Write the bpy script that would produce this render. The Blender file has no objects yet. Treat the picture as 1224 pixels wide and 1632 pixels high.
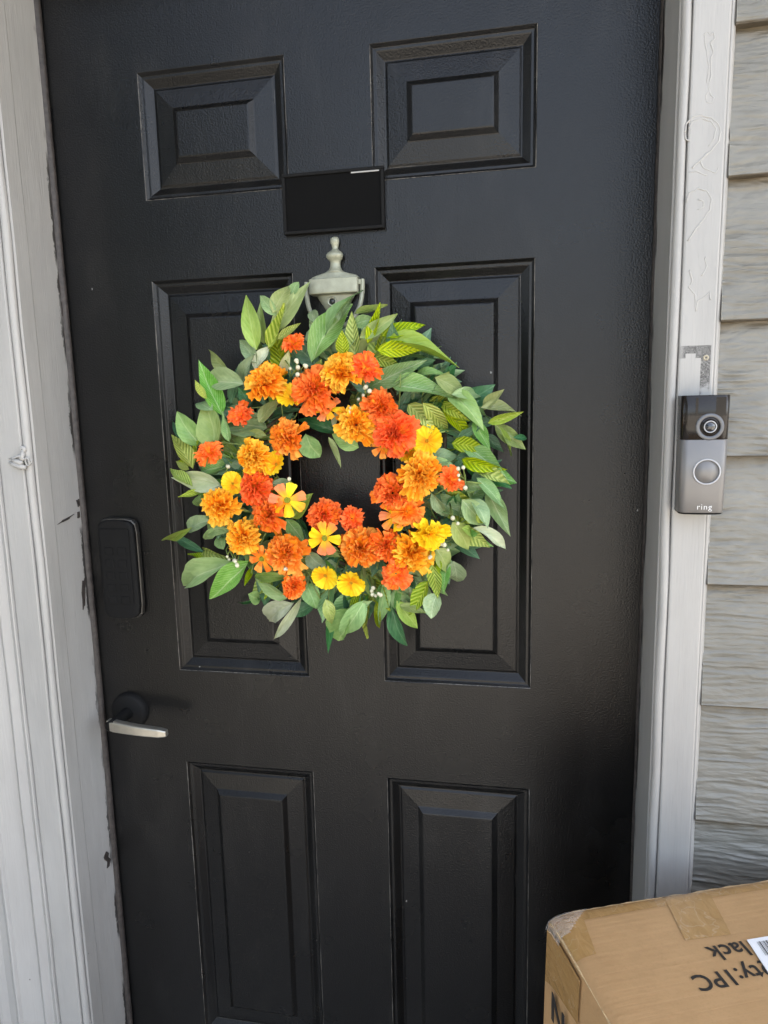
import bpy, bmesh, math, random
from mathutils import Vector, Matrix, noise
rnd = random.Random(7)
S = bpy.context.scene
COL = S.collection
R = math.radians

# ---------------------------------------------------------------- camera
FPX = 1085.0                                   # focal length in photo pixels (photo 1224 x 1632)
CPOS = Vector((0.26017, -1.01008, 1.37303))
YAW, PITCH, ROLL = -0.19058, -0.15301, -0.0231
_f = Vector((math.sin(YAW)*math.cos(PITCH), math.cos(YAW)*math.cos(PITCH), math.sin(PITCH)))
_r = Vector((math.cos(YAW), -math.sin(YAW), 0))
_u = _r.cross(_f)
CR = _r*math.cos(ROLL) + _u*math.sin(ROLL)
CU = -_r*math.sin(ROLL) + _u*math.cos(ROLL)
CF = _f
cam = bpy.data.cameras.new('camera'); camo = bpy.data.objects.new('camera', cam); COL.objects.link(camo)
m = Matrix((CR, CU, -CF)).transposed().to_4x4(); m.translation = CPOS
camo.matrix_world = m
cam.sensor_fit = 'HORIZONTAL'; cam.sensor_width = 36; cam.lens = 36*FPX/1224
cam.clip_start = 0.02; cam.clip_end = 500
S.camera = camo

def ray(u, v): return CF + CR*((u-612)/FPX) - CU*((v-816)/FPX)
def ony(u, v, y):
    d = ray(u, v); return CPOS + d*((y-CPOS.y)/d.y)
def onz(u, v, z):
    d = ray(u, v); return CPOS + d*((z-CPOS.z)/d.z)

# ---------------------------------------------------------------- world, sun, exposure
SUN_EL, SUN_AZ = R(48), R(118)                  # azimuth measured from straight in front of the door towards the right
w = bpy.data.worlds.new('World'); S.world = w; w.use_nodes = True
nt = w.node_tree; nt.nodes.clear()
sky = nt.nodes.new('ShaderNodeTexSky'); sky.sky_type = 'NISHITA'; sky.sun_disc = False
sky.sun_elevation = SUN_EL
sdir = Vector((math.sin(SUN_AZ)*math.cos(SUN_EL), -math.cos(SUN_AZ)*math.cos(SUN_EL), math.sin(SUN_EL)))
sky.sun_rotation = math.atan2(sdir.x, sdir.y)
sky.air_density = 1.0; sky.dust_density = 3.5; sky.ozone_density = 1.0
bg = nt.nodes.new('ShaderNodeBackground'); bg.inputs[1].default_value = 0.135
wo = nt.nodes.new('ShaderNodeOutputWorld')
hsn = nt.nodes.new('ShaderNodeHueSaturation'); hsn.inputs['Saturation'].default_value = .60   # thin haze
nt.links.new(sky.outputs[0], hsn.inputs['Color']); nt.links.new(hsn.outputs[0], bg.inputs[0]); nt.links.new(bg.outputs[0], wo.inputs[0])
sl = bpy.data.lights.new('sun', 'SUN'); sl.energy = 4.5; sl.angle = R(.5); sl.color = (1, .92, .80)
so = bpy.data.objects.new('sun', sl); COL.objects.link(so)
so.rotation_euler = sdir.to_track_quat('Z', 'Y').to_euler()
so.location = (2, -3, 4)
S.view_settings.view_transform = 'Standard'; S.view_settings.look = 'None'
S.view_settings.exposure = 2.8; S.view_settings.gamma = 1; S.view_settings.use_curve_mapping = False

# ---------------------------------------------------------------- helpers
def tag(o, label=None, cat=None, group=None, kind=None):
    if label: o['label'] = label
    if cat: o['category'] = cat
    if group: o['group'] = group
    if kind: o['kind'] = kind
    return o
def mesh(name, vs, fs, mat=None, uvs=None, smooth=False):
    me = bpy.data.meshes.new(name); me.from_pydata([tuple(v) for v in vs], [], fs)
    if uvs:
        l = me.uv_layers.new(name='UVMap')
        for lp in me.loops: l.data[lp.index].uv = uvs[lp.vertex_index]
    if mat: me.materials.append(mat)
    if smooth: me.polygons.foreach_set('use_smooth', [True]*len(me.polygons))
    me.update(); return me
def obj(name, me, parent=None, loc=None):
    o = bpy.data.objects.new(name, me); COL.objects.link(o)
    if parent: o.parent = parent
    if loc is not None: o.location = loc
    return o
def empty(name, loc=(0, 0, 0)):
    o = bpy.data.objects.new(name, None); o.empty_display_size = .05; COL.objects.link(o); o.location = loc; return o
class MB:
    def __init__(s): s.v = []; s.f = []; s.uv = []
    def add(s, vs, fs, uv=None):
        n = len(s.v); s.v += [Vector(a) for a in vs]; s.f += [tuple(i+n for i in f) for f in fs]
        s.uv += uv if uv else [(0, 0)]*len(vs)
    def box(s, a, b):
        x0, y0, z0 = a; x1, y1, z1 = b
        s.add([(x0,y0,z0),(x1,y0,z0),(x1,y1,z0),(x0,y1,z0),(x0,y0,z1),(x1,y0,z1),(x1,y1,z1),(x0,y1,z1)],
              [(0,3,2,1),(4,5,6,7),(0,1,5,4),(1,2,6,5),(2,3,7,6),(3,0,4,7)])
    def tube(s, pts, r, n=7, cap=True):
        pts = [Vector(q) for q in pts]; rs = r if isinstance(r, (list, tuple)) else [r]*len(pts)
        vs = []; fs = []
        ref = None
        for i, q in enumerate(pts):
            t = (pts[min(i+1, len(pts)-1)] - pts[max(i-1, 0)]).normalized()
            if ref is None: ref = t.orthogonal().normalized()
            ref = (ref - t*ref.dot(t)).normalized(); b = t.cross(ref)
            for k in range(n):
                a = 2*math.pi*k/n; vs.append(q + (ref*math.cos(a) + b*math.sin(a))*rs[i])
        for i in range(len(pts)-1):
            for k in range(n): fs.append((i*n+k, i*n+(k+1) % n, (i+1)*n+(k+1) % n, (i+1)*n+k))
        if cap:
            fs.append(tuple(range(n))[::-1]); fs.append(tuple(range((len(pts)-1)*n, len(pts)*n)))
        s.add(vs, fs)
    def lathe(s, prof, c, axis, n=24):           # prof: (radius, height along axis)
        axis = Vector(axis).normalized(); e = axis.orthogonal().normalized(); g = axis.cross(e); c = Vector(c)
        vs = []; fs = []
        for r_, h in prof:
            for k in range(n):
                a = 2*math.pi*k/n; vs.append(c + axis*h + (e*math.cos(a) + g*math.sin(a))*max(r_, 1e-5))
        for i in range(len(prof)-1):
            for k in range(n): fs.append((i*n+k, i*n+(k+1) % n, (i+1)*n+(k+1) % n, (i+1)*n+k))
        s.add(vs, fs)
    def ball(s, c, r, n=8, mth=6):
        prof = [(r*math.sin(math.pi*i/mth), -r*math.cos(math.pi*i/mth)) for i in range(mth+1)]
        s.lathe(prof, c, (0, 0, 1), n)
    def extrude_z(s, prof, z0, z1, nz=1, jit=0.0, closed=False):
        vs = []; fs = []; n = len(prof)
        for j in range(nz+1):
            z = z0 + (z1-z0)*j/nz
            for i, (x, y) in enumerate(prof):
                dx = jit*noise.noise((x*30, y*30, z*9)) if jit else 0; dy = jit*noise.noise((x*30+9, y*30, z*9)) if jit else 0
                vs.append((x+dx, y+dy, z))
        for j in range(nz):
            for i in range(n if closed else n-1):
                k = (i+1) % n
                fs.append((j*n+i, j*n+k, (j+1)*n+k, (j+1)*n+i))
        s.add(vs, fs)
    def build(s, name, mat, parent=None, smooth=False, bevel=0, fix=True, uv=False):
        me = mesh(name, s.v, s.f, mat, s.uv if uv else None, smooth)
        if fix:
            bm = bmesh.new(); bm.from_mesh(me); bmesh.ops.recalc_face_normals(bm, faces=bm.faces); bm.to_mesh(me); bm.free()
        o = obj(name, me, parent)
        if bevel:
            md = o.modifiers.new('bevel', 'BEVEL'); md.width = bevel; md.segments = 2; md.limit_method = 'ANGLE'; md.angle_limit = R(40)
        return o

# ---------------------------------------------------------------- materials
class NT:
    def __init__(s, name):
        s.m = bpy.data.materials.new(name); s.m.use_nodes = True; s.t = s.m.node_tree; s.t.nodes.clear()
        s.out = s.n('ShaderNodeOutputMaterial'); s.b = s.n('ShaderNodeBsdfPrincipled'); s.l(s.b.outputs[0], s.out.inputs[0])
    def n(s, t, **k):
        x = s.t.nodes.new(t)
        for a, b in k.items(): setattr(x, a, b)
        return x
    def l(s, a, b): s.t.links.new(a, b)
    def val(s, x, sock):
        if hasattr(x, 'is_output') or hasattr(x, 'links'): s.l(x, sock)
        else: sock.default_value = x
    def math(s, op, a, b=0.0, c=0.0, clamp=False):
        x = s.n('ShaderNodeMath', operation=op, use_clamp=clamp)
        s.val(a, x.inputs[0]); s.val(b, x.inputs[1]); s.val(c, x.inputs[2]); return x.outputs[0]
    def mix(s, f, a, b, mode='MIX'):
        x = s.n('ShaderNodeMix', data_type='RGBA', blend_type=mode)
        s.val(f, x.inputs[0])
        for q, i in ((a, 6), (b, 7)):
            if isinstance(q, tuple): x.inputs[i].default_value = q if len(q) == 4 else (*q, 1)
            else: s.l(q, x.inputs[i])
        return x.outputs[2]
    def coord(s, kind='Object', scale=(1, 1, 1)):
        tc = s.n('ShaderNodeTexCoord'); mp = s.n('ShaderNodeMapping'); mp.inputs['Scale'].default_value = scale
        s.l(tc.outputs[kind], mp.inputs[0]); return mp.outputs[0]
    def noise(s, vec, scale, detail=3, rough=.55, dist=0):
        x = s.n('ShaderNodeTexNoise'); x.inputs['Scale'].default_value = scale; x.inputs['Detail'].default_value = detail
        x.inputs['Roughness'].default_value = rough; x.inputs['Distortion'].default_value = dist; s.l(vec, x.inputs['Vector']); return x.outputs[0]
    def ramp(s, f, stops):
        x = s.n('ShaderNodeValToRGB'); e = x.color_ramp.elements
        while len(e) < len(stops): e.new(.5)
        for q, (p_, c) in zip(e, stops): q.position = p_; q.color = c if len(c) == 4 else (*c, 1)
        s.l(f, x.inputs[0]); return x.outputs[0]
    def sm(s, f, a, b):                        # smoothstep mask
        x = s.n('ShaderNodeMapRange', interpolation_type='SMOOTHSTEP'); s.val(f, x.inputs[0])
        x.inputs[1].default_value = a; x.inputs[2].default_value = b; return x.outputs[0]
    def bump(s, h, dist, strength=1.0, prev=None):
        x = s.n('ShaderNodeBump'); x.inputs['Distance'].default_value = dist; x.inputs['Strength'].default_value = strength
        s.l(h, x.inputs['Height'])
        if prev is not None: s.l(prev, x.inputs['Normal'])
        s.l(x.outputs[0], s.b.inputs['Normal']); return x.outputs[0]
    def set(s, **k):
        for a, b in k.items():
            i = s.b.inputs[a.replace('_', ' ')]
            if isinstance(b, tuple): i.default_value = b if len(b) == 4 else (*b, 1)
            else: s.val(b, i)
        return s
    def sep(s, vec):
        x = s.n('ShaderNodeSeparateXYZ'); s.l(vec, x.inputs[0]); return x.outputs

def simple(name, col, rough=.5, metal=0.0, var=.12, scale=60, bump=0.0):
    t = NT(name); c = t.coord(); n = t.noise(c, scale, 4)
    lo = tuple(x*(1-var) for x in col); hi = tuple(min(1, x*(1+var)) for x in col)
    t.set(Base_Color=t.ramp(n, [(.3, lo), (.7, hi)]), Roughness=rough, Metallic=metal)
    if bump: t.bump(n, bump)
    return t.m

def mat_door():
    t = NT('black_door_paint'); c = t.coord()
    x, y, z = t.sep(c)
    blot = t.noise(c, 5, 4, .6)
    fine = t.noise(c, 400, 2, .5)
    grain = t.noise(t.coord(scale=(150, 150, 14)), 1, 3, .6)
    base = t.ramp(blot, [(.3, (.0028, .0028, .0029)), (.72, (.0046, .0045, .0045))])
    # pale flecks where the paint is chipped or splashed
    vo = t.n('ShaderNodeTexVoronoi'); vo.inputs['Scale'].default_value = 17; t.l(t.coord(scale=(1.2, 1, .8)), vo.inputs['Vector'])
    vc = t.sep(vo.outputs['Color'])
    d = t.math('ADD', vo.outputs['Distance'], t.math('MULTIPLY', t.math('SUBTRACT', t.noise(c, 420, 2), .5), .05))
    fleck = t.math('MULTIPLY', t.math('LESS_THAN', d, .026), t.math('GREATER_THAN', vc[0], .60))
    col = t.mix(t.math('MULTIPLY', fleck, .55), base, (.42, .42, .40))
    # dull dust film in drifting patches
    dust = t.math('MULTIPLY', t.sm(t.noise(t.coord(scale=(3, 3, 1.2)), 3.2, 6, .65), .48, .8), .05)
    col = t.mix(dust, col, (.20, .19, .17))
    rough = t.math('ADD', t.math('MULTIPLY', t.noise(c, 9, 4), .14), .22)
    t.set(Base_Color=col, Roughness=rough, Specular_IOR_Level=.33)
    b = t.bump(fine, .0007, .8); b = t.bump(grain, .0005, .35, b)
    return t.m
M = {}
M['door'] = mat_door()

def mat_worn_glint():
    t = NT('worn_glint_paint'); c = t.coord(scale=(60, 60, 12)); n = t.noise(c, 3, 5, .7)
    t.set(Base_Color=t.ramp(n, [(.38, (.02, .019, .018)), (.60, (.20, .185, .16))]), Roughness=.5); return t.m
M['worn_glint'] = mat_worn_glint()

def mat_trim(name, patch=False, chips=False):
    t = NT(name); c = t.coord(); x, y, z = t.sep(c)
    big = t.noise(t.coord(scale=(6, 6, 1.5)), 2, 5, .6)
    base = t.ramp(big, [(.3, (.29, .284, .270)), (.7, (.36, .353, .337))])
    streak = t.noise(t.coord(scale=(220, 220, 3)), 1, 4, .6)
    base = t.mix(t.math('MULTIPLY', t.sm(streak, .5, .8), .08), base, (.28, .27, .255))
    # little dents and dirt specks
    vo = t.n('ShaderNodeTexVoronoi'); vo.inputs['Scale'].default_value = 26; t.l(t.coord(scale=(1.6, 1.6, .9)), vo.inputs['Vector'])
    vc = t.sep(vo.outputs['Color'])
    dd = t.math('ADD', vo.outputs['Distance'], t.math('MULTIPLY', t.math('SUBTRACT', t.noise(c, 300, 3), .5), .16))
    sp = t.math('MULTIPLY', t.math('LESS_THAN', dd, .035), t.math('GREATER_THAN', vc[1], .66))
    col = t.mix(t.math('MULTIPLY', sp, .65), base, (.08, .075, .07))
    if chips:                                     # paint knocked off along the edge next to the door
        near = t.sm(t.math('ADD', y, t.math('MULTIPLY', t.noise(t.coord(scale=(40, 40, 14)), 2, 5, .75), .026)), -.0028, -.0008)
        zb = t.sm(t.noise(t.coord(scale=(1, 1, 3.4)), 2, 3), .44, .56)
        col = t.mix(t.math('MULTIPLY', near, zb), col, (.035, .032, .03))
        # long scuffs
        sc = t.math('MULTIPLY', t.sm(t.noise(t.coord(scale=(30, 30, 120)), 1.3, 5, .8, .6), .70, .74), t.sm(t.noise(t.coord(scale=(2, 2, 3)), 2.2, 2), .55, .62))
        col = t.mix(t.math('MULTIPLY', sc, .7), col, (.07, .065, .06))
    rough = .42
    if patch:                                     # black overspray left round an old doorbell
        q = ony(1105, 590, -.119)
        def edge(s_, a, b, soft): return t.sm(s_, a-soft, a+soft) if b > 0 else t.math('SUBTRACT', 1, t.sm(s_, a-soft, a+soft))
        reg = t.math('MULTIPLY', t.math('MULTIPLY', edge(z, 1.369, 1, .012), edge(z, 1.4372, -1, .0004)), t.math('MULTIPLY', edge(x, .4575, 1, .006), edge(x, .4905, -1, .0006)))
        in1 = t.math('MULTIPLY', edge(z, 1.4225, -1, .0003), t.math('MULTIPLY', edge(x, .4795, -1, .0004), edge(x, .45, 1, .0003)))
        in2 = t.math('MULTIPLY', edge(z, 1.428, -1, .0003), t.math('MULTIPLY', edge(x, .4735, -1, .0004), edge(x, .462, 1, .0003)))
        inn = t.math('MAXIMUM', in1, in2)
        spk = t.sm(t.noise(c, 2300, 2, .6), .40, .50)
        den = t.math('ADD', t.noise(c, 95, 3), t.math('MULTIPLY', edge(z, 1.392, 1, .03), .24))
        msk = t.math('MULTIPLY', t.math('MULTIPLY', reg, t.math('SUBTRACT', 1, inn)), t.math('MULTIPLY', spk, t.sm(den, .40, .66)))
        col = t.mix(msk, col, (.022, .021, .02))
    t.set(Base_Color=col, Roughness=rough)
    fine = t.noise(t.coord(scale=(380, 380, 16)), 1, 3, .6)
    b = t.bump(fine, .0006, .6); b = t.bump(t.noise(t.coord(scale=(30, 30, 6)), 1.5, 3), .0025, .35, b)
    t.bump(t.math('MULTIPLY', sp, -1), .0008, .7, b)
    return t.m
M['trim'] = mat_trim('pale_grey_trim_paint')
M['trim_patch'] = mat_trim('pale_grey_trim_paint_sprayed', patch=True)
M['trim_chip'] = mat_trim('pale_grey_trim_paint_chipped', chips=True)
M['ridge'] = simple('pale_grey_old_paint', (.35, .342, .325), .42, var=.05)
M['caulk'] = simple('yellowed_caulk', (.40, .36, .27), .6, var=.25, scale=45, bump=.002)
M['strip'] = simple('brown_weatherstrip', (.035, .029, .026), .55, var=.5, scale=120, bump=.001)

def mat_siding():
    t = NT('embossed_siding_paint'); c = t.coord(); oi = t.n('ShaderNodeObjectInfo')
    off = t.n('ShaderNodeVectorMath', operation='ADD'); t.l(c, off.inputs[0])
    cmb = t.n('ShaderNodeCombineXYZ'); t.l(t.math('MULTIPLY', oi.outputs['Random'], 7.3), cmb.inputs[0]); t.l(t.math('MULTIPLY', oi.outputs['Random'], 3.1), cmb.inputs[2])
    t.l(cmb.outputs[0], off.inputs[1]); v = off.outputs[0]
    def sc(s_):
        mp = t.n('ShaderNodeMapping'); mp.inputs['Scale'].default_value = s_; t.l(v, mp.inputs[0]); return mp.outputs[0]
    warp = t.n('ShaderNodeVectorMath', operation='MULTIPLY_ADD'); 
    nz = t.n('ShaderNodeTexNoise'); nz.inputs['Scale'].default_value = 9; nz.inputs['Detail'].default_value = 2; t.l(v, nz.inputs['Vector'])
    t.l(nz.outputs[1], warp.inputs[0]); warp.inputs[1].default_value = (.03, .03, .03); t.l(v, warp.inputs[2])
    mp = t.n('ShaderNodeMapping'); mp.inputs['Scale'].default_value = (22, 22, 75); t.l(warp.outputs[0], mp.inputs[0])
    g1 = t.noise(mp.outputs[0], 1, 3, .55, .3)
    mp2 = t.n('ShaderNodeMapping'); mp2.inputs['Scale'].default_value = (60, 60, 230); t.l(warp.outputs[0], mp2.inputs[0])
    g2 = t.noise(mp2.outputs[0], 1, 2, .5)
    ridg = t.math('ABSOLUTE', t.math('SUBTRACT', g1, .5))
    h = t.math('ADD', t.math('MULTIPLY', g1, 1.5), t.math('MULTIPLY', g2, .45))
    big = t.noise(sc((7, 7, 12)), 1, 4, .6)
    col = t.ramp(big, [(.28, (.135, .132, .115)), (.72, (.205, .20, .176))])
    dirt = t.math('MULTIPLY', t.math('SUBTRACT', 1, t.sm(g1, .30, .5)), .35)
    col = t.mix(dirt, col, (.13, .122, .10))
    x, y, z = t.sep(c)
    # painted lap shadow mixed with brown grime high on each board
    lap_grime_shade = t.math('MULTIPLY', t.sm(t.math('ADD', z, t.math('MULTIPLY', t.noise(sc((40, 40, 20)), 1, 4), .02)), .155, .172), .7)
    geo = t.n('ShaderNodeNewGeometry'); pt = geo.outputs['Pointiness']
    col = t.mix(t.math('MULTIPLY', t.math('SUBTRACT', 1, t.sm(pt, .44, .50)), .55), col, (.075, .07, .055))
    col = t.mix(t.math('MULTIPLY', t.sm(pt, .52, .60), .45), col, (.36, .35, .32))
    col = t.mix(lap_grime_shade, col, (.10, .072, .035))
    col = t.mix(t.math('MULTIPLY', t.math('SUBTRACT', 1, t.sm(z, .0008, .0030)), .85), col, (.055, .04, .022))  # grimy lower lip, darkened to paint in the lap's shadow line
    t.set(Base_Color=col, Roughness=t.math('ADD', .34, t.math('MULTIPLY', big, .2)))
    b = t.bump(h, .0030, .7); t.bump(t.noise(sc((18, 18, 30)), 1, 2), .006, .5, b)
    return t.m
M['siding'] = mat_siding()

def mat_card():
    t = NT('brown_corrugated_cardboard'); c = t.coord()
    fl = t.noise(t.coord(scale=(2, 160, 160)), 1, 2)
    n = t.noise(c, 7, 5, .6); f = t.noise(c, 400, 3)
    col = t.ramp(n, [(.3, (.375, .222, .098)), (.7, (.445, .27, .125))])
    col = t.mix(t.math('MULTIPLY', t.sm(f, .45, .75), .22), col, (.30, .175, .07))
    t.set(Base_Color=col, Roughness=.62)
    b = t.bump(fl, .0009, .6); t.bump(t.noise(c, 11, 4), .008, .5, b)
    return t.m
M['card'] = mat_card()
def mat_tape():
    t = NT('clear_brown_packing_tape'); c = t.coord()
    wr = t.noise(t.coord(scale=(60, 25, 60)), 1.5, 4, .6, 1.2)
    col = t.ramp(wr, [(.35, (.345, .20, .072)), (.7, (.41, .245, .098))])
    cr = t.math('MULTIPLY', t.math('SUBTRACT', 1, t.sm(t.math('ABSOLUTE', t.math('SUBTRACT', t.noise(c, 22, 3, .5, 1.0), .5)), 0, .009)), .22)
    col = t.mix(cr, col, (.62, .52, .38))
    t.set(Base_Color=col, Roughness=.2, Coat_Weight=.4, Coat_Roughness=.15); t.bump(wr, .003, .5); return t.m
M['tape'] = mat_tape()
M['scuff'] = simple('scuffed_kraft_paper', (.52, .37, .20), .8, var=.25, scale=150)
M['ink'] = simple('printed_black_ink', (.02, .017, .015), .6, var=.3)
M['sticker'] = simple('white_sticker_paper', (.80, .80, .81), .35, var=.02)
M['knocker'] = simple('tarnished_nickel', (.30, .31, .235), .48, .35, .18, 70, .0005)
M['lens'] = simple('peephole_glass', (.02, .022, .022), .08)
M['nickel'] = simple('satin_nickel', (.42, .40, .35), .33, .85, .08)
M['darknickel'] = simple('dark_nickel', (.07, .066, .06), .4, .7, .08)
M['lockblack'] = simple('matte_black_lock', (.004, .004, .004), .7, var=.2); M['lockblack'].node_tree.nodes['Principled BSDF'].inputs['Specular IOR Level'].default_value = .2
M['plaque'] = simple('black_plaque', (.002, .002, .002), .8, var=.2); M['plaque'].node_tree.nodes['Principled BSDF'].inputs['Specular IOR Level'].default_value = .12
M['bellgrey'] = simple('satin_grey_shell', (.165, .16, .155), .38, .3, .02)
M['bellblack'] = NT('smoked_gloss_cover').set(Base_Color=(.012, .0095, .008), Roughness=.16, Specular_IOR_Level=.35).m
M['bellring'] = simple('brushed_silver_ring', (.50, .51, .53), .25, .8, .05)
M['bellmid'] = simple('soft_silver_ring', (.36, .365, .38), .4, .5, .05)
M['belldark'] = simple('dark_satin_ring', (.12, .123, .13), .35, .5, .05)
M['bellglass'] = NT('camera_lens_glass').set(Base_Color=(.006, .008, .012), Roughness=.04, Coat_Weight=1.0).m
M['belllogo'] = simple('pale_logo_print', (.75, .75, .75), .4, var=.02)
M['concrete'] = simple('porch_concrete', (.31, .295, .27), .8, var=.12, scale=9, bump=.002)
M['ground'] = simple('yard_ground', (.25, .23, .20), .9, var=.3, scale=1.5, bump=.01)
M['vine'] = simple('brown_vine', (.07, .055, .03), .8, var=.4, scale=100, bump=.002)
M['soffit'] = simple('soffit_paint', (.50, .48, .43), .7, var=.05)

# leaves
def mat_leaf(name, col, col2, vein, style, trans=.12, rough=.40):
    t = NT(name); tc = t.n('ShaderNodeTexCoord'); u, v, _ = t.sep(tc.outputs['UV'])
    oi = t.n('ShaderNodeObjectInfo'); rn = oi.outputs['Random']
    a = t.math('ABSOLUTE', t.math('SUBTRACT', u, .5))
    c = t.coord('Object')
    blot = t.noise(tc.outputs['UV'], 3.5, 4, .6)
    base = t.mix(t.sm(blot, .3, .7), col, col2)
    if style == 'chevron':
        ph = t.math('SUBTRACT', t.math('MULTIPLY', v, 8.0), t.math('MULTIPLY', a, 5.0))
        s_ = t.math('SINE', t.math('MULTIPLY', ph, 6.283))
        band = t.sm(s_, -.8, .9)
        base = t.mix(t.math('MULTIPLY', band, .75), base, vein)
        h = s_
        bd = .0012
    else:
        k = 13.0 if style == 'veined' else 7.0
        ph = t.math('SUBTRACT', t.math('MULTIPLY', v, k), t.math('MULTIPLY', a, k*.75))
        ph = t.math('ADD', ph, t.math('MULTIPLY', t.noise(tc.outputs['UV'], 9, 3), 1.1 if style == 'veined' else .4))
        s_ = t.math('ABSOLUTE', t.math('SINE', t.math('MULTIPLY', ph, 3.1416)))
        ln = t.math('SUBTRACT', 1, t.sm(s_, .05, .34))
        base = t.mix(t.math('MULTIPLY', ln, .55 if style == 'veined' else .16), base, vein)
        h = s_; bd = .0006
    mid = t.math('SUBTRACT', 1, t.sm(a, .010, .035))
    base = t.mix(t.math('MULTIPLY', mid, .6), base, vein)
    hs = t.n('ShaderNodeHueSaturation'); t.l(base, hs.inputs['Color'])
    t.l(t.math('ADD', .485, t.math('MULTIPLY', rn, .03)), hs.inputs['Hue'])
    t.l(t.math('ADD', .80, t.math('MULTIPLY', t.math('FRACT', t.math('MULTIPLY', rn, 7.13)), .4)), hs.inputs['Saturation'])
    t.l(t.math('ADD', .78, t.math('MULTIPLY', t.math('FRACT', t.math('MULTIPLY', rn, 13.7)), .42)), hs.inputs['Value'])
    t.set(Base_Color=hs.outputs[0], Roughness=rough, Specular_IOR_Level=.4)
    t.bump(h, bd, .6)
    tr = t.n('ShaderNodeBsdfTranslucent'); t.l(hs.outputs[0], tr.inputs[0])
    mx = t.n('ShaderNodeMixShader'); mx.inputs[0].default_value = trans
    t.l(t.b.outputs[0], mx.inputs[1]); t.l(tr.outputs[0], mx.inputs[2]); t.l(mx.outputs[0], t.out.inputs[0])
    return t.m
LM = {
 'v': mat_leaf('leaf_veined_green', (.13, .30, .06), (.23, .42, .12), (.46, .60, .31), 'veined'),
 'c': mat_leaf('leaf_ribbed_lime', (.18, .28, .012), (.24, .35, .022), (.50, .58, .09), 'chevron'),
 's': mat_leaf('leaf_grey_sage', (.20, .32, .125), (.29, .42, .18), (.42, .53, .28), 'plain'),
 'o': mat_leaf('leaf_pale_olive', (.24, .33, .075), (.33, .41, .115), (.42, .49, .18), 'plain'),
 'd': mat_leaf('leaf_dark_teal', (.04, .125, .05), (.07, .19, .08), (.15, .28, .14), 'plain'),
 'w': mat_leaf('leaf_whitish_back', (.44, .50, .28), (.56, .60, .40), (.40, .46, .22), 'plain'),
}
def mat_petal(name, stops, trans=.16):
    t = NT(name); tc = t.n('ShaderNodeTexCoord'); u, v, _ = t.sep(tc.outputs['UV'])
    oi = t.n('ShaderNodeObjectInfo')
    n = t.noise(t.coord(), 2.2, 3, .6); fl_ = t.math('FLOOR', u); wn = t.n('ShaderNodeTexWhiteNoise', noise_dimensions='1D'); t.l(t.math('ADD', fl_, t.math('MULTIPLY', oi.outputs['Random'], 97)), wn.inputs['W'])
    f = t.math('ADD', t.math('ADD', v, t.math('MULTIPLY', t.math('SUBTRACT', n, .5), .8)), t.math('MULTIPLY', t.math('SUBTRACT', wn.outputs[0], .5), .85))
    st = t.math('MULTIPLY', t.math('SINE', t.math('MULTIPLY', u, 55)), .05)
    col = t.ramp(t.math('ADD', f, st), stops)
    hs = t.n('ShaderNodeHueSaturation'); t.l(col, hs.inputs['Color'])
    t.l(t.math('ADD', .492, t.math('MULTIPLY', oi.outputs['Random'], .016)), hs.inputs['Hue']); hs.inputs['Saturation'].default_value = 1.0
    t.set(Base_Color=hs.outputs[0], Roughness=.65, Specular_IOR_Level=.2)
    tr = t.n('ShaderNodeBsdfTranslucent'); t.l(hs.outputs[0], tr.inputs[0])
    mx = t.n('ShaderNodeMixShader'); mx.inputs[0].default_value = trans
    t.l(t.b.outputs[0], mx.inputs[1]); t.l(tr.outputs[0], mx.inputs[2]); t.l(mx.outputs[0], t.out.inputs[0])
    return t.m
PM = {
 'R': mat_petal('petal_red_orange', [(.0, (.97, .42, .03)), (.35, (.96, .26, .02)), (.75, (.95, .145, .022)), (1, (.96, .22, .05))]),
 'A': mat_petal('petal_amber', [(.0, (.93, .22, .008)), (.35, (.96, .33, .01)), (.8, (.97, .45, .02)), (1, (.98, .58, .06))]),
 'O': mat_petal('petal_orange', [(.0, (.97, .42, .02)), (.4, (.96, .28, .015)), (.85, (.95, .19, .02)), (1, (.97, .36, .06))]),
 'Y': mat_petal('petal_yellow', [(.0, (.85, .30, .005)), (.25, (.93, .50, .008)), (.7, (.94, .62, .01)), (1, (.96, .72, .03))]),
 'M': mat_petal('petal_yellow_pink', [(.0, (.94, .60, .02)), (.40, (.93, .45, .025)), (.8, (.90, .28, .06)), (1, (.88, .26, .10))]),
}
M['centre'] = simple('flower_centre', (.42, .45, .03), .7, var=.4, scale=300, bump=.002)
M['centre_o'] = simple('flower_centre_orange', (.85, .42, .01), .7, var=.3, scale=300, bump=.002)
M['berry'] = simple('cream_berry', (.60, .59, .42), .4, var=.2, scale=90)
M['stem'] = simple('green_stem', (.16, .22, .05), .5, var=.3)
M['vine'] = simple('brown_vine', (.07, .055, .03), .8, var=.4, scale=100, bump=.002)

# ---------------------------------------------------------------- setting
FZ = -.03
b = MB(); b.add([(-60, -90, -.12), (60, -90, -.12), (60, 30, -.12), (-60, 30, -.12)], [(0, 1, 2, 3)])
tag(b.build('ground', M['ground']), kind='structure')
b = MB(); b.box((-1.5, -2.4, -.119), (2.6, .25, FZ)); tag(b.build('porch_floor', M['concrete'], bevel=.01), kind='structure')
b = MB(); b.box((-3.0, -.60, 2.55), (3.6, .4, 2.70)); b.box((-3.0, -.64, 2.50), (3.6, -.60, 2.72)); b.box((-3.0, -.59, 2.701), (3.6, 4.0, 2.95))
tag(b.build('porch_ceiling', M['soffit']), kind='structure')

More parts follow.
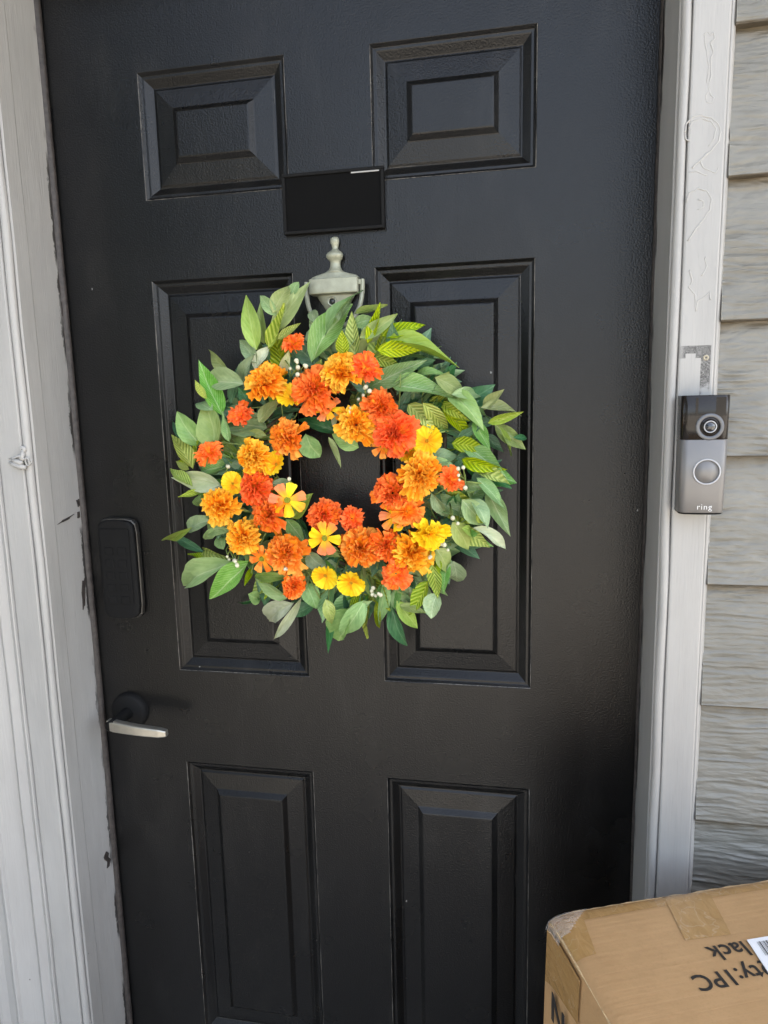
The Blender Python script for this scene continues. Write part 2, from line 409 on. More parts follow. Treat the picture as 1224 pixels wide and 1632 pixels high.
# unseen hedge left of the door, added to block sky and darken reflections
hd = empty('hedge_blocker', (-1.95, -2.2, -.12)); tag(hd, 'added unseen dark hedge left of the porch', 'hedge_blocker')
b = MB(); hr = random.Random(5)
for k in range(9000):
    x, y, z = hr.uniform(-.5, .5), hr.uniform(-2.0, 1.6), hr.uniform(0, 3.3)
    if hr.random() < .75:
        if hr.random() < .6: x = .5 + hr.gauss(0, .05)
        else: z = 3.3 + hr.gauss(0, .06)
    x += .10*noise.noise((0, y*1.4, z*1.4)); d = Vector((hr.gauss(0, 1), hr.gauss(0, 1), hr.gauss(0, 1))).normalized(); e = d.orthogonal()*.03; d *= .06; c = Vector((x, y, z))
    b.add([c-d, c+e, c+d, c-e], [(0, 1, 2, 3)])
o = b.build('foliage', simple('hedge_blocker_leaf', (.035, .055, .018), .6, var=.4, scale=3), hd, fix=False); o['kind'] = 'stuff'
b = MB()
for k in range(8):
    y = -1.8+k*.45; b.tube([(0, y, 0), (.05*hr.uniform(-1, 1), y+.05, .9), (.12*hr.uniform(-1, 1), y, 2.2)], [.03, .022, .008], 7)
b.build('stem', M['vine'], hd)

# house wall with its siding boards
wall = empty('house_wall', (0, 0, FZ))
tag(wall, 'weathered grey-green lap siding wall around the black front door', 'wall')
b = MB()
b.box((.52, -.085, FZ), (2.8, .12, 2.55)); b.box((-2.6, -.085, FZ), (-.62, .12, 2.55)); b.box((-.62, -.085, 2.16), (.52, .12, 2.55))
o = b.build('sheathing', M['soffit']); o.parent = wall; o.location = -Vector((0, 0, FZ))
LAPH = .1622
def relief(x, z, s0):
    """embossed wood grain of the pressed boards, metres"""
    wx = x + .006*noise.noise((x*12, z*18, s0)); wz = z + .006*noise.noise((x*13, z*12, s0+4))
    a = noise.noise((wx*13, wz*125, s0)); b_ = noise.noise((wx*38, wz*290, s0+9)); c = noise.noise((wx*9, wz*26, s0+2))
    k = .6 + .8*max(0, noise.noise((x*14, z*20, s0+20))+.4)
    return k*(.0014*(1-2*abs(a)) + .0008*b_) + .0013*c
def board(x0, x1, z0, fine=False):
    """one lap board, origin at its lower left front edge"""
    b = MB(); L = x1-x0; vs = []; fs = []
    if fine: xsl = [.0022*i for i in range(120)] + [.264 + (L-.264)*i/30 for i in range(31)]; zsl = [.0035+.0013*i for i in range(int((LAPH+.008)/.0013))]
    else: xsl = [L*i/30 for i in range(31)]; zsl = [.004, LAPH*.5, LAPH+.012]
    zt = LAPH+.012
    for i, x in enumerate(xsl):
        w_ = .0014*noise.noise((x*9, z0*11, 3))
        col_ = [(-.004, w_), (-.0165, w_), (-.0178, .0015+w_)]
        for z in zsl: col_.append((-.0172 + .0140*(z/zt) - (relief(x0+x, z, z0*31) if fine else 0), z))
        col_.append((0, zt))
        vs += [(x, y, z) for y, z in col_]
    k = len(vs)//len(xsl); n = len(xsl)-1
    for i in range(n):
        for j in range(k-1): fs.append((i*k+j, i*k+j+1, (i+1)*k+j+1, (i+1)*k+j))
    fs.append(tuple(range(k))); fs.append(tuple(range(n*k, n*k+k))[::-1])
    b.add(vs, fs)
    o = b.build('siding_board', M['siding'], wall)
    o.location = (x0, -.0935, z0 - FZ); return o
zl = .816 - 5*LAPH
i = 0
while zl < 2.4:
    if zl + LAPH > FZ:
        board(.502, 2.6, zl, .45 < zl < 2.0)
        board(-2.4, -.625, zl)
        if zl > 2.12: board(-.62, .50, zl)
    zl += LAPH; i += 1
b = MB()
prof = [(.4945, -.094), (.4965, -.1115), (.4995, -.1095), (.503, -.1055), (.5035, -.094)]
b.extrude_z(prof, FZ, 2.1, 160, .0011); o = b.build('caulk_seam', M['trim'], wall, smooth=True); o.location = -Vector((0, 0, FZ))

# ---------------------------------------------------------------- door frame
frame = empty('door_frame', (0, 0, FZ))
tag(frame, 'thickly painted pale grey wooden frame and mouldings around the black door', 'door frame')
def fp(o): o.parent = frame; o.location = -Vector((0, 0, FZ)); return o
JX = .444
for s in (-1, 1):
    # jamb with its stepped inner face
    b = MB(); b.extrude_z([(s*(JX+.05), .05), (s*JX, .05), (s*JX, -.0755 if s < 0 else -.050), (s*(JX-.0016), -.0785 if s < 0 else -.0515), (s*(JX-.0018), -.1055), (s*(JX+.0005), -.1075), (s*(JX+.05), -.1075)], FZ, 2.05, 240, .0007)
    fp(b.build('jamb', M['trim_chip']))
    b = MB(); pr = []
    for k in range(9):
        a = R(-10 + k*27); pr.append((s*(JX+.0048 - .0058*math.cos(a)), -.1125 - .0062*math.sin(a)))
    pr.append((s*(JX+.0095), -.100))
    b.extrude_z(pr, FZ, 2.05, 420, .0015); fp(b.build('bead', M['trim'], smooth=True))
    b = MB(); b.extrude_z([(s*.4545, -.090), (s*.4545, -.1165), (s*.4552, -.1184), (s*.457, -.119), (s*.4925, -.119), (s*.4943, -.1182), (s*.495, -.1165), (s*.495, -.090)], FZ, 2.09, 160, .0004)
    fp(b.build('casing_board', M['trim_patch'] if s > 0 else M['trim']))
    b = MB(); b.box((s*.455, -.088, 2.09), (s*.50, -.119, 2.12)); fp(b.build('corner_block', M['trim']))
# fluted outer moulding left of the casing
b = MB(); b.extrude_z([(-.4955, -.100), (-.4955, -.117), (-.4962, -.1215), (-.4978, -.1225), (-.4992, -.1212), (-.505, -.119), (-.5075, -.1205), (-.5135, -.127), (-.515, -.1275), (-.517, -.1265), (-.5225, -.1225),
    (-.5255, -.1235), (-.553, -.1345), (-.5555, -.1385), (-.5575, -.1395), (-.5595, -.1385), (-.568, -.132), (-.580, -.131), (-.590, -.137), (-.596, -.137), (-.60, -.130), (-.60, -.09)], FZ, 2.12, 220, .0009)
fp(b.build('fluted_moulding', M['trim']))
b = MB(); b.box((-.4545, -.1180, 2.05), (.4545, .05, 2.09)); fp(b.build('head_jamb', M['trim']))
b = MB(); b.box((-.4545, -.1190, 2.0905), (.4545, -.085, 2.14)); fp(b.build('head_casing', M['trim']))
b = MB(); b.box((-.62, -.112, 2.1405), (.50, -.084, 2.28)); fp(b.build('frieze_board', M['trim']))
b = MB(); b.extrude_z([(-JX, .0), (-JX+.0055, -.0012), (-JX+.0065, -.004), (-JX+.005, -.008), (-JX+.0003, -.0105)], FZ, 2.05, 240, .0004)
fp(b.build('weatherstrip', M['strip'], smooth=True))
b = MB(); b.extrude_z([(JX, .001), (JX-.003, -.001), (JX-.0035, -.004), (JX-.0005, -.007)], FZ, 2.05, 200, .0008)
fp(b.build('weatherstrip', M['strip'], smooth=True))
b = MB(); b.box((-.45, -.13, FZ+.001), (.45, .06, -.004)); fp(b.build('threshold', M['nickel'], bevel=.004))

# knocked-off paint showing dark wood on the left jamb
def onx(u, v, x):
    d = ray(u, v); return CPOS + d*((x-CPOS.x)/d.x)
def chip(pts, mat='strip'):
    b = MB(); P_ = [onx(u, v, -JX+.0012) for u, v in pts]; c = sum(P_, Vector())/len(P_)
    ring = []
    for i, q in enumerate(P_):
        ring += [q, q.lerp(P_[(i+1) % len(P_)], .5).lerp(c, rnd.uniform(-.15, .3))]
    n = len(ring); b.add([c] + ring + [q-Vector((.004, 0, 0)) for q in ring], [(0, 1+i, 1+(i+1) % n) for i in range(n)] + [(1+i, 1+n+i, 1+n+(i+1) % n, 1+(i+1) % n) for i in range(n)])
    fp(b.build('paint_chip', M[mat]))
_st = rnd.getstate()
chip([(166, 1366), (170, 1357), (174, 1360), (173, 1366), (177, 1370), (175, 1380), (171, 1384), (172, 1374), (168, 1371)])
chip([(124, 816), (127, 815), (128, 824), (124, 826)]); chip([(122, 797), (126, 795), (128, 805), (125, 808)])
chip([(92, 836), (100, 829), (110, 824), (119, 819), (111, 827), (101, 832)]); chip([(98, 480), (100, 487), (101, 505), (99, 500)])
chip([(132, 925), (136, 920), (136, 965), (133, 972), (131, 945)])
rnd.setstate(_st)
# ghost outlines of old numerals and fittings under the paint of the right casing
def ghost(pts, r=.0007):
    b = MB(); P_ = [ony(u, v, -.1187) for u, v in pts]
    Q = []
    for i in range(len(P_)-1):
        for k in range(5):
            t_ = k/5; q = P_[i].lerp(P_[i+1], t_); q += Vector((noise.noise(q*190), 0, noise.noise(q*190+Vector((5, 5, 5)))))*.0009; Q.append(q)
    Q.append(P_[-1])
    b.tube(Q, [1.5*r*(.7+.6*abs(noise.noise(q*90))) for q in Q], 6); fp(b.build('paint_ridge', M['ridge'], smooth=True))
ghost([(1122, 55), (1128, 50), (1133, 57), (1137, 52), (1139, 62), (1133, 68), (1136, 82), (1132, 100), (1133, 120), (1129, 140), (1132, 150), (1138, 156), (1134, 165), (1126, 163), (1124, 155), (1129, 146), (1127, 128), (1129, 105), (1126, 85), (1123, 66), (1122, 55)])
ghost([(1091, 212), (1094, 197), (1103, 187), (1116, 184), (1132, 187), (1144, 198), (1149, 211), (1145, 225), (1135, 238), (1122, 250), (1110, 260), (1103, 268)], .0009)
ghost([(1097, 205), (1104, 194), (1118, 189), (1132, 193), (1141, 205), (1138, 220), (1129, 233)], .0007)
ghost([(1091, 212), (1093, 222), (1099, 226)], .0008)
ghost([(1115, 255), (1120, 266), (1130, 272), (1141, 275), (1145, 268)], .0008)
ghost([(1098, 275), (1108, 272), (1119, 277), (1127, 279)], .0007)
ghost([(1093, 322), (1100, 306), (1112, 300), (1126, 304), (1134, 318), (1130, 336), (1119, 352), (1106, 368), (1096, 384)], .0007)
ghost([(1112, 318), (1121, 320), (1122, 330), (1112, 334)], .0006)
ghost([(1098, 430), (1103, 446), (1098, 458), (1108, 470), (1109, 496), (1112, 480), (1122, 474), (1131, 466), (1132, 478)], .0007)
ghost([(1118, 440), (1126, 425), (1124, 410)], .0006)

# ---------------------------------------------------------------- door
door = empty('front_door', (0, 0, 0))
tag(door, 'black six-panel front door with moulded panels and chipped glossy paint', 'door')
PX = [(-.2925, -.0642), (.0594, .2877)]
PZ = [(1.6904, 1.870), (.9418, 1.5734), (.245, .7767)]
xs_ = [-.457, PX[0][0], PX[0][1], PX[1][0], PX[1][1], .457]
zs_ = [.002, PZ[2][0], PZ[2][1], PZ[1][0], PZ[1][1], PZ[0][0], PZ[0][1], 2.034]
b = MB()
for i in range(5):
    for j in range(7):
        if i in (1, 3) and j in (1, 3, 5): continue
        x0, x1, z0, z1 = xs_[i], xs_[i+1], zs_[j], zs_[j+1]
        b.add([(x0, 0, z0), (x1, 0, z0), (x1, 0, z1), (x0, 0, z1)], [(0, 1, 2, 3)])
b.add([(-.457, 0, .002), (.457, 0, .002), (.457, 0, 2.034), (-.457, 0, 2.034), (-.457, .044, .002), (.457, .044, .002), (.457, .044, 2.034), (-.457, .044, 2.034)],
      [(4, 7, 6, 5), (0, 4, 5, 1), (1, 5, 6, 2), (2, 6, 7, 3), (3, 7, 4, 0)])
slab = b.build('slab', M['door'], door, fix=False)
PROF = [(0, 0), (.0006, .0004), (.0042, .0042), (.0050, .0046), (.0080, .0048), (.0092, .0054), (.0140, .0090), (.0180, .0120), (.0192, .0126), (.0205, .0124),
        (.0218, .0116), (.0235, .0106), (.0500, .0072), (.0512, .0066), (.0575, .0012), (.0590, .0006), (.0605, .0005)]
for (x0, x1) in PX:
    for (z0, z1) in PZ:
        b = MB(); vs = []; fs = []
        for d, y in PROF:
            vs += [(x0+d, y, z0+d), (x1-d, y, z0+d), (x1-d, y, z1-d), (x0+d, y, z1-d)]
        for k in range(len(PROF)-1):
            for q in range(4): fs.append((k*4+q, k*4+(q+1) % 4, k*4+4+(q+1) % 4, k*4+4+q))
        k = (len(PROF)-1)*4; fs.append((k, k+1, k+2, k+3))
        b.add(vs, fs); pn = b.build('panel', M['door'], door, fix=False)
        # worn crown edges: pale wear plus sky glints put into the colour
        b = MB()
        for (d, y, r_) in ((.0008, .0006, .0005), (.0205, .0132, .0006)):
            c4 = [(x0+d, z0+d), (x1-d, z0+d), (x1-d, z1-d), (x0+d, z1-d)]
            for q in range(4):
                if q == 2: continue
                a, e = Vector((c4[q][0], y, c4[q][1])), Vector((c4[(q+1) % 4][0], y, c4[(q+1) % 4][1]))
                n_ = 24; pts = [a.lerp(e, i/n_) for i in range(n_+1)]
                b.tube(pts, [max(.00005, 1.5*r_*(.55+.8*noise.noise(p_*14))) for p_ in pts], 5)
        b.build('worn_glint_edge', M['worn_glint'], pn)

# knocker
KC = ony(531.6, 461, -.022)
def loft(b, secs, c, n=20, pw=3.0):
    """secs: (z, half width, y back, y front); superellipse sections"""
    vs = []; fs = []
    for z, hw, yb, yf in secs:
        for k in range(n):
            a = 2*math.pi*k/n; ca, sa = math.cos(a), math.sin(a)
            ex = math.copysign(abs(ca)**(2/pw), ca); ey = math.copysign(abs(sa)**(2/pw), sa)
            vs.append((c.x+hw*ex, (yb+yf)/2+(yb-yf)/2*ey, c.z+z))
    for i in range(len(secs)-1):
        for k in range(n): fs.append((i*n+k, i*n+(k+1) % n, (i+1)*n+(k+1) % n, (i+1)*n+k))
    fs.append(tuple(range(n))[::-1]); fs.append(tuple(range((len(secs)-1)*n, len(secs)*n)))
    b.add(vs, fs)
U_ = 9.69e-5                                       # metres per unit of the traced outline
def kz(y): return (950 - y)*U_
b = MB()
fin = [(165, 8), (172, 38), (190, 60), (220, 68), (255, 66), (290, 54), (330, 44), (355, 52), (375, 72), (400, 108), (430, 128), (460, 130), (490, 112), (515, 88), (545, 76), (580, 78), (610, 84), (640, 96), (665, 112), (690, 150)]
loft(b, [(kz(y), h*U_, -.0005, -.004-min(h, 130)*U_*1.15) for y, h in fin][::-1], KC, 20, 2.1)
knock = b.build('knocker', M['knocker'], door, smooth=True)
tag(knock, 'tarnished nickel knocker with turned finial and peephole')
b = MB(); loft(b, [(kz(y), h*U_, -.0005, yf) for y, h, yf in ((790, 370, -.021), (770, 364, -.0205), (752, 346, -.0195), (738, 308, -.019), (727, 272, -.0186), (714, 220, -.0182), (702, 178, -.0178), (682, 132, -.0165), (660, 108, -.015))], KC, 28, 5)
b.build('shoulder', M['knocker'], knock, smooth=True)
b = MB(); loft(b, [(kz(y), h*U_, -.0005, yf) for y, h, yf in ((1012, 368, -.0245), (1006, 374, -.026), (990, 376, -.0265), (800, 376, -.0265), (794, 372, -.026), (788, 366, -.0245))], KC, 32, 9)
b.build('block', M['knocker'], knock)
b = MB(); loft(b, [(kz(y), h*U_, -.0005, yf) for y, h, yf in ((1430, 30, -.004), (1400, 60, -.008), (1330, 105, -.011), (1250, 150, -.0135), (1160, 210, -.015), (1080, 262, -.016), (1030, 292, -.0165), (1005, 300, -.0165))], KC, 24, 2.6)
b.build('back_plate', M['knocker'], knock, smooth=True)
pc = KC + Vector((-45*U_, 0, kz(1115))); pc.y = -.0155
b = MB(); b.lathe([(.0068, .006), (.0075, -.001), (.0068, -.0028), (.0052, -.0026), (.0045, -.0005), (.0001, -.0003)], pc, (0, 1, 0), 20); ph = b.build('peephole', M['knocker'], knock, smooth=True)
b = MB(); b.lathe([(.0046, -.0004), (.003, -.0016), (.0001, -.002)], pc, (0, 1, 0), 16); b.build('lens', M['lens'], knock, smooth=True)
b = MB()
pts = []
for k in range(25):
    a = math.pi*k/24
    pts.append(KC + Vector((-432*U_*math.cos(a)*(1 if k in (0, 24) else 1), 0, 70*U_ - .062*math.sin(a)**.8)))
for q in pts: q.y = -.017 - .010*math.sin(math.pi*pts.index(q)/24)
pts = [pts[0]+Vector((0, 0, .006))] + pts + [pts[-1]+Vector((0, 0, .006))]
b.tube(pts, [.0030]+[.0034]*25+[.0030], 9)
b.box((KC.x-.0435, -.019, KC.z+.006), (KC.x-.035, -.013, KC.z+.012)); b.box((KC.x+.035, -.019, KC.z+.006), (KC.x+.0435, -.013, KC.z+.012))
b.build('striker_bail', M['knocker'], knock, smooth=False)

# lock and lever
LX = -.389
b = MB(); loft(b, [(z, hw, 0, -.021) for z, hw in ((-.082, .018), (-.080, .026), (-.074, .0315), (-.06, .0335), (.06, .0335), (.074, .0315), (.080, .026), (.082, .018))], Vector((LX+.010, 0, 1.118)), 32, 5)
lk = b.build('keypad_lock', M['lockblack'], door, bevel=.002)
tag(lk, 'black keypad deadbolt near the left edge of the door')
b = MB(); loft(b, [(z, hw, 0, -.0135) for z, hw in ((-.084, .017), (-.082, .027), (-.076, .033), (-.06, .0352), (.06, .0352), (.076, .033), (.082, .027), (.0845, .017))], Vector((LX+.010, 0, 1.118)), 32, 5)
b.build('trim_ring', M['darknickel'], lk)
b = MB(); loft(b, [(z, hw, -.0205, -.0225) for z, hw in ((-.055, .024), (-.054, .026), (.068, .026), (.069, .024))], Vector((LX+.010, 0, 1.118)), 24, 6)
b.build('keypad_face', M['lockblack'], lk)
for r_ in range(5):
    for c_ in (-1, 1):
        b = MB(); loft(b, [(z, .0078, -.0215, -.0238) for z in (-.0062, .0062)], Vector((LX+.010+c_*.0115, 0, 1.150-r_*.0205)), 16, 4); b.build('key', M['lockblack'], lk, bevel=.0008)
LZ = .864
b = MB(); b.lathe([(.0001, -.012), (.028, -.012), (.0325, -.008), (.0335, 0)], (LX, 0, LZ), (0, 1, 0), 36)
lv = b.build('lever_handle', M['lockblack'], door, smooth=True)
tag(lv, 'door lever with squared pale metal tip')
b = MB(); b.lathe([(.0105, -.008), (.0095, -.050), (.0095, -.062), (.0001, -.062)], (LX, 0, LZ), (0, 1, 0), 20); b.build('neck', M['lockblack'], lv, smooth=True)
b = MB()
tip = ony(266, 1170, -.056)
secs = []
n_ = 9; vs = []; fs = []
for k in range(n_):
    t_ = k/(n_-1); cx = LX-.008 + (tip.x - LX+.008)*t_; cy = -.055 - .003*math.sin(t_*math.pi); hz = .0095-.0025*t_; hy = .0065 - .0005*t_
    if k == n_-1: hz *= .75; hy *= .8
    zc = LZ + (tip.z+.001-LZ)*t_
    vs += [(cx, cy-hy, zc-hz), (cx, cy+hy, zc-hz), (cx, cy+hy, zc+hz), (cx, cy-hy, zc+hz)]
for k in range(n_-1):
    for q in range(4): fs.append((k*4+q, k*4+(q+1) % 4, k*4+4+(q+1) % 4, k*4+4+q))
fs += [(0, 1, 2, 3), ((n_-1)*4+3, (n_-1)*4+2, (n_-1)*4+1, (n_-1)*4)]
b.add(vs, fs); b.build('grip', M['nickel'], lv, bevel=.0022)

# plaque above the knocker
pl = empty('door_plaque', (.0025, -.0005, 1.628))
tag(pl, 'small black framed plaque fixed above the door knocker', 'plaque')
b = MB(); b.box((-.072, -.0065, 0), (.072, 0, .077)); o = b.build('plate', M['plaque'], pl, bevel=.0015)
b = MB()
for a, e in (((-.075, -.009, -.003), (.075, -.0003, .0015)), ((-.075, -.009, .0755), (.075, -.0003, .080)), ((-.075, -.009, .0015), (-.0705, -.0003, .0755)), ((.0705, -.009, .0015), (.075, -.0003, .0755))): b.box(a, e)
b.build('border', M['lockblack'], pl, bevel=.0008)
b = MB(); b.box((.028, -.0078, .0735), (.0685, -.0064, .0752)); b.build('inlay_line', M['ridge'], pl)

# ---------------------------------------------------------------- video doorbell
bell = empty('video_doorbell', (.481, -.119, 1.237))
tag(bell, 'grey and smoked black video doorbell on the right door casing', 'doorbell')
def bsec(hw, d):                                  # cross-section of the shell (x, y), y negative to the front
    pr = [(-hw+.001, 0)]
    r_ = .0085
    for k in range(7):
        a = R(180 + k*15); pr.append((-hw + r_ + r_*math.cos(a), -d + r_ + r_*math.sin(a)))
    for k in range(1, 8): pr.append((-hw + r_ + (2*hw-2*r_)*k/8, -d - .0012*math.sin(math.pi*k/8)))
    for k in range(7):
        a = R(270 + k*15); pr.append((hw - r_ + r_*math.cos(a), -d + r_ + r_*math.sin(a)))
    pr.append((hw-.001, 0)); return pr
def shell(secs):
    b = MB(); n = None; vs = []; fs = []
    for z, hw, d in secs:
        pr = bsec(hw, d); n = len(pr); vs += [(x, y, z) for x, y in pr]
    for j in range(len(secs)-1):
        for i in range(n): fs.append((j*n+i, j*n+(i+1) % n, (j+1)*n+(i+1) % n, (j+1)*n+i))
    fs.append(tuple(range(n))[::-1]); fs.append(tuple(range((len(secs)-1)*n, len(secs)*n))); b.add(vs, fs); return b
ZS = .0895
shell([(.0022, .0250, .0305), (.0030, .0255, .0312), (ZS-.0004, .0262, .0312), (ZS-.0001, .0260, .0309)]).build('faceplate', M['bellgrey'], bell, smooth=False)
shell([(ZS, .0261, .0306), (ZS+.0003, .0263, .0310), (.1405, .0268, .0310), (.1412, .0264, .0304)]).build('camera_cover', M['bellblack'], bell, smooth=False)
shell([(0, .0238, .0285), (.0008, .0246, .0295), (.0021, .0248, .0298)]).build('base_cap', M['lockblack'], bell)
for o in bell.children:
    for p_ in o.data.polygons: p_.use_smooth = len(p_.vertices) == 4
    o.data.update()
lc = ony(1131, 680, -.1502) - Vector((.481, -.119, 1.237)); lc.y = -.0315
b = MB(); b.lathe([(.0158, .001), (.0158, -.0009), (.0148, -.0017), (.0118, -.0018), (.0112, -.0010), (.0112, .001)], lc, (0, 1, 0), 40); b.build('camera_ring', M['belldark'], bell, smooth=True)
b = MB(); b.lathe([(.0112, -.0006), (.0085, -.0016), (.0078, -.0028)], lc, (0, 1, 0), 40); b.build('lens_barrel', M['bellblack'], bell, smooth=True)
b = MB(); b.lathe([(.0072, -.0026), (.0072, -.0031), (.0062, -.0032), (.0058, -.0025)], lc, (0, 1, 0), 40); b.build('lens_ring', M['bellmid'], bell, smooth=True)
b = MB(); b.lathe([(.0058, -.0024), (.0038, -.0040), (.0018, -.0048), (.0001, -.0050)], lc, (0, 1, 0), 32); b.build('lens', M['bellglass'], bell, smooth=True)
b = MB(); b.box((-.0125, -.0318, .1175), (.0205, -.0310, .1385)); b.build('sensor_window', M['bellblack'], bell)
bc = ony(1126, 752, -.1505) - Vector((.481, -.119, 1.237)); bc.y = -.0322
b = MB(); b.lathe([(.0157, .0012), (.0157, -.0008), (.0150, -.0013), (.0138, -.0012), (.0136, .0004)], bc, (0, 1, 0), 44); b.build('button_ring', M['bellmid'], bell, smooth=True)
b = MB(); b.lathe([(.0135, .0004), (.0133, -.0004), (.0001, -.0002)], bc, (0, 1, 0), 40); b.build('button', M['bellgrey'], bell, smooth=True)
def text(name, s_, size, mat, mw, parent, ext=.00012, spacing=1.0, align='CENTER', off=0.0):
    cu = bpy.data.curves.new(name, 'FONT'); cu.body = s_; cu.size = size; cu.extrude = ext; cu.offset = off; cu.align_x = align; cu.space_character = spacing; cu.resolution_u = 4
    tmp = bpy.data.objects.new(name, cu); COL.objects.link(tmp)
    dg = bpy.context.evaluated_depsgraph_get(); me = bpy.data.meshes.new_from_object(tmp.evaluated_get(dg))
    bpy.data.objects.remove(tmp); me.materials.clear(); me.materials.append(mat)
    o = bpy.data.objects.new(name, me); COL.objects.link(o); o.parent = parent; o.matrix_local = mw; return o
tc_ = ony(1122, 812, -.1505) - Vector((.481, -.119, 1.237))
text('logo_lettering', 'ring', .0098, M['belllogo'], Matrix.Translation((tc_.x, -.0324, tc_.z)) @ Matrix.Rotation(R(90), 4, 'X'), bell, spacing=1.14, off=-.00012)

# screw hole plug and small screw left of the siding, on the casing
b = MB(); q = ony(1125, 570, -.119); b.lathe([(.0034, .001), (.0034, -.0006), (.0026, -.0010), (.0012, -.0006), (.0008, .0008)], q, (0, 1, 0), 16)
fp(b.build('screw_anchor', M['caulk'], smooth=True))

# ---------------------------------------------------------------- painted-over hook bracket on the left casing
hk = empty('hook_bracket', (-.46, -.119, 1.31))
tag(hk, 'bent metal hook bracket painted over on the left door casing', 'hook')
h0 = Vector((-.46, -.119, 1.31))
def hq(u, v, y=-.1195): return ony(u, v, y) - h0
b = MB(); c = hq(37.5, 716, -.119); b.lathe([(.0052, 0), (.0052, -.0022), (.0040, -.0034), (.0001, -.0036)], c, (0, 1, 0), 20); sc_ = b.build('screw', M['ridge'], hk, smooth=True)
b = MB(); b.lathe([(.0008, -.0036), (.0006, -.0038), (.0001, -.0038)], c, (0, 1, 0), 8); b.build('screw_slot', M['ink'], sc_)
b = MB()
b.tube([hq(37, 718, -.1195), hq(36, 726, -.1215), hq(34, 733, -.1225)], [.0036, .0034, .004], 8)
b.tube([hq(14, 731, -.1195), hq(22, 730.5, -.1225), hq(28, 727.5, -.1235), hq(33, 727, -.1225), hq(39, 733, -.122)], [.0006, .0014, .002, .0024, .003], 7)
b.tube([hq(15, 737, -.1195), hq(24, 741, -.121), hq(33, 744, -.1225), hq(41, 745, -.1235)], [.002, .0042, .0046, .0030], 8)
b.tube([hq(20, 733, -.120), hq(28, 736, -.1215), hq(36, 738, -.123)], [.003, .0045, .004], 8)
b.build('bent_arm', M['ridge'], hk, smooth=True)
b = MB(); c = hq(43.5, 736, -.1225)
pts = [c + Vector((.0030*math.cos(a)+.0002, -.0012*math.sin(a), .0060*math.sin(a))) for a in [2*math.pi*k/16 for k in range(17)]]
b.tube(pts, .0014, 7, False); b.tube([c+Vector((.0035, .001, -.004)), c+Vector((.006, .002, .000)), c+Vector((.0055, .002, .004))], .0012, 6)
b.build('loop', M['ridge'], hk, smooth=True)

# ---------------------------------------------------------------- cardboard box
BH = .78
A_ = onz(873, 1452, BH); B_ = onz(1224, 1397, BH)
ex = (B_-A_); ex.z = 0; ex.normalize(); ey = Vector((ex.y, -ex.x, 0))       # ey points towards the camera side
BW, BD, BHH = .425, .50, BH - FZ
boxm = Matrix((ex, -ey, Vector((0, 0, 1)))).transposed().to_4x4(); boxm.translation = Vector((A_.x, A_.y, FZ))
bx = empty('cardboard_box'); bx.matrix_world = boxm
tag(bx, 'large brown cardboard box taped shut, standing on the floor right of the door', 'box')
# local axes: x along the back edge, y towards the wall (the back edge is y = 0), z up
def boxpt(x, y, z):
    r_ = .012
    return Vector((x, y, z))
b = MB(); nx, ny = 44, 48
def topz(x, y):                                   # slightly bulging, soft-edged lid
    sx = min(x, BW-x); sy = min(-y, BD+y)
    e = min(sx, sy); zz = BHH - .006*math.exp(-e/.006) - .010*math.exp(-(sx+sy)/.014)
    return zz + .0015*noise.noise((x*9, y*9, 1)) + .003*math.sin(math.pi*x/BW)*math.sin(math.pi*-y/BD)
def ss(i, n, L):
    t_ = i/n; t_ = .5-.5*math.cos(math.pi*t_) ; return L*t_
vs = [(ss(i, nx, BW), -ss(j, ny, BD), topz(ss(i, nx, BW), -ss(j, ny, BD))) for j in range(ny+1) for i in range(nx+1)]
fs = [(j*(nx+1)+i, (j+1)*(nx+1)+i, (j+1)*(nx+1)+i+1, j*(nx+1)+i+1) for j in range(ny) for i in range(nx)]
b.add(vs, fs); b.build('lid_flaps', M['card'], bx, smooth=True, fix=False)
b = MB()
per = [(ss(i, nx, BW), 0.) for i in range(nx)] + [(BW, -ss(j, ny, BD)) for j in range(ny)] + [(BW-ss(i, nx, BW), -BD) for i in range(nx)] + [(0., -BD+ss(j, ny, BD)) for j in range(ny)]
zz = [0, .004, .2, .4, .6, .70, .74, .77, None]
vs = []; fs = []; n = len(per)
cxm, cym = BW/2, -BD/2
for z in zz:
    for (x, y) in per:
        tz = topz(x, y) - .0005 if z is None else z*BHH/.81
        bul = .004*math.sin(math.pi*min(1, tz/BHH)) if z is not None else -.0012
        k = 1
        nx_ = -1 if x == 0 else (1 if x == BW else 0); ny_ = 1 if y == 0 else (-1 if y == -BD else 0)
        vs.append((x + nx_*bul, y + ny_*bul, tz))
for j in range(len(zz)-1):
    for i in range(n): fs.append((j*n+i, j*n+(i+1) % n, (j+1)*n+(i+1) % n, (j+1)*n+i))
fs.append(tuple(range(n))); b.add(vs, fs); b.build('walls', M['card'], bx, smooth=False)
inv = boxm.inverted()
def bl(u, v):
    q = inv @ onz(u, v, BH-.001); return q.x, q.y
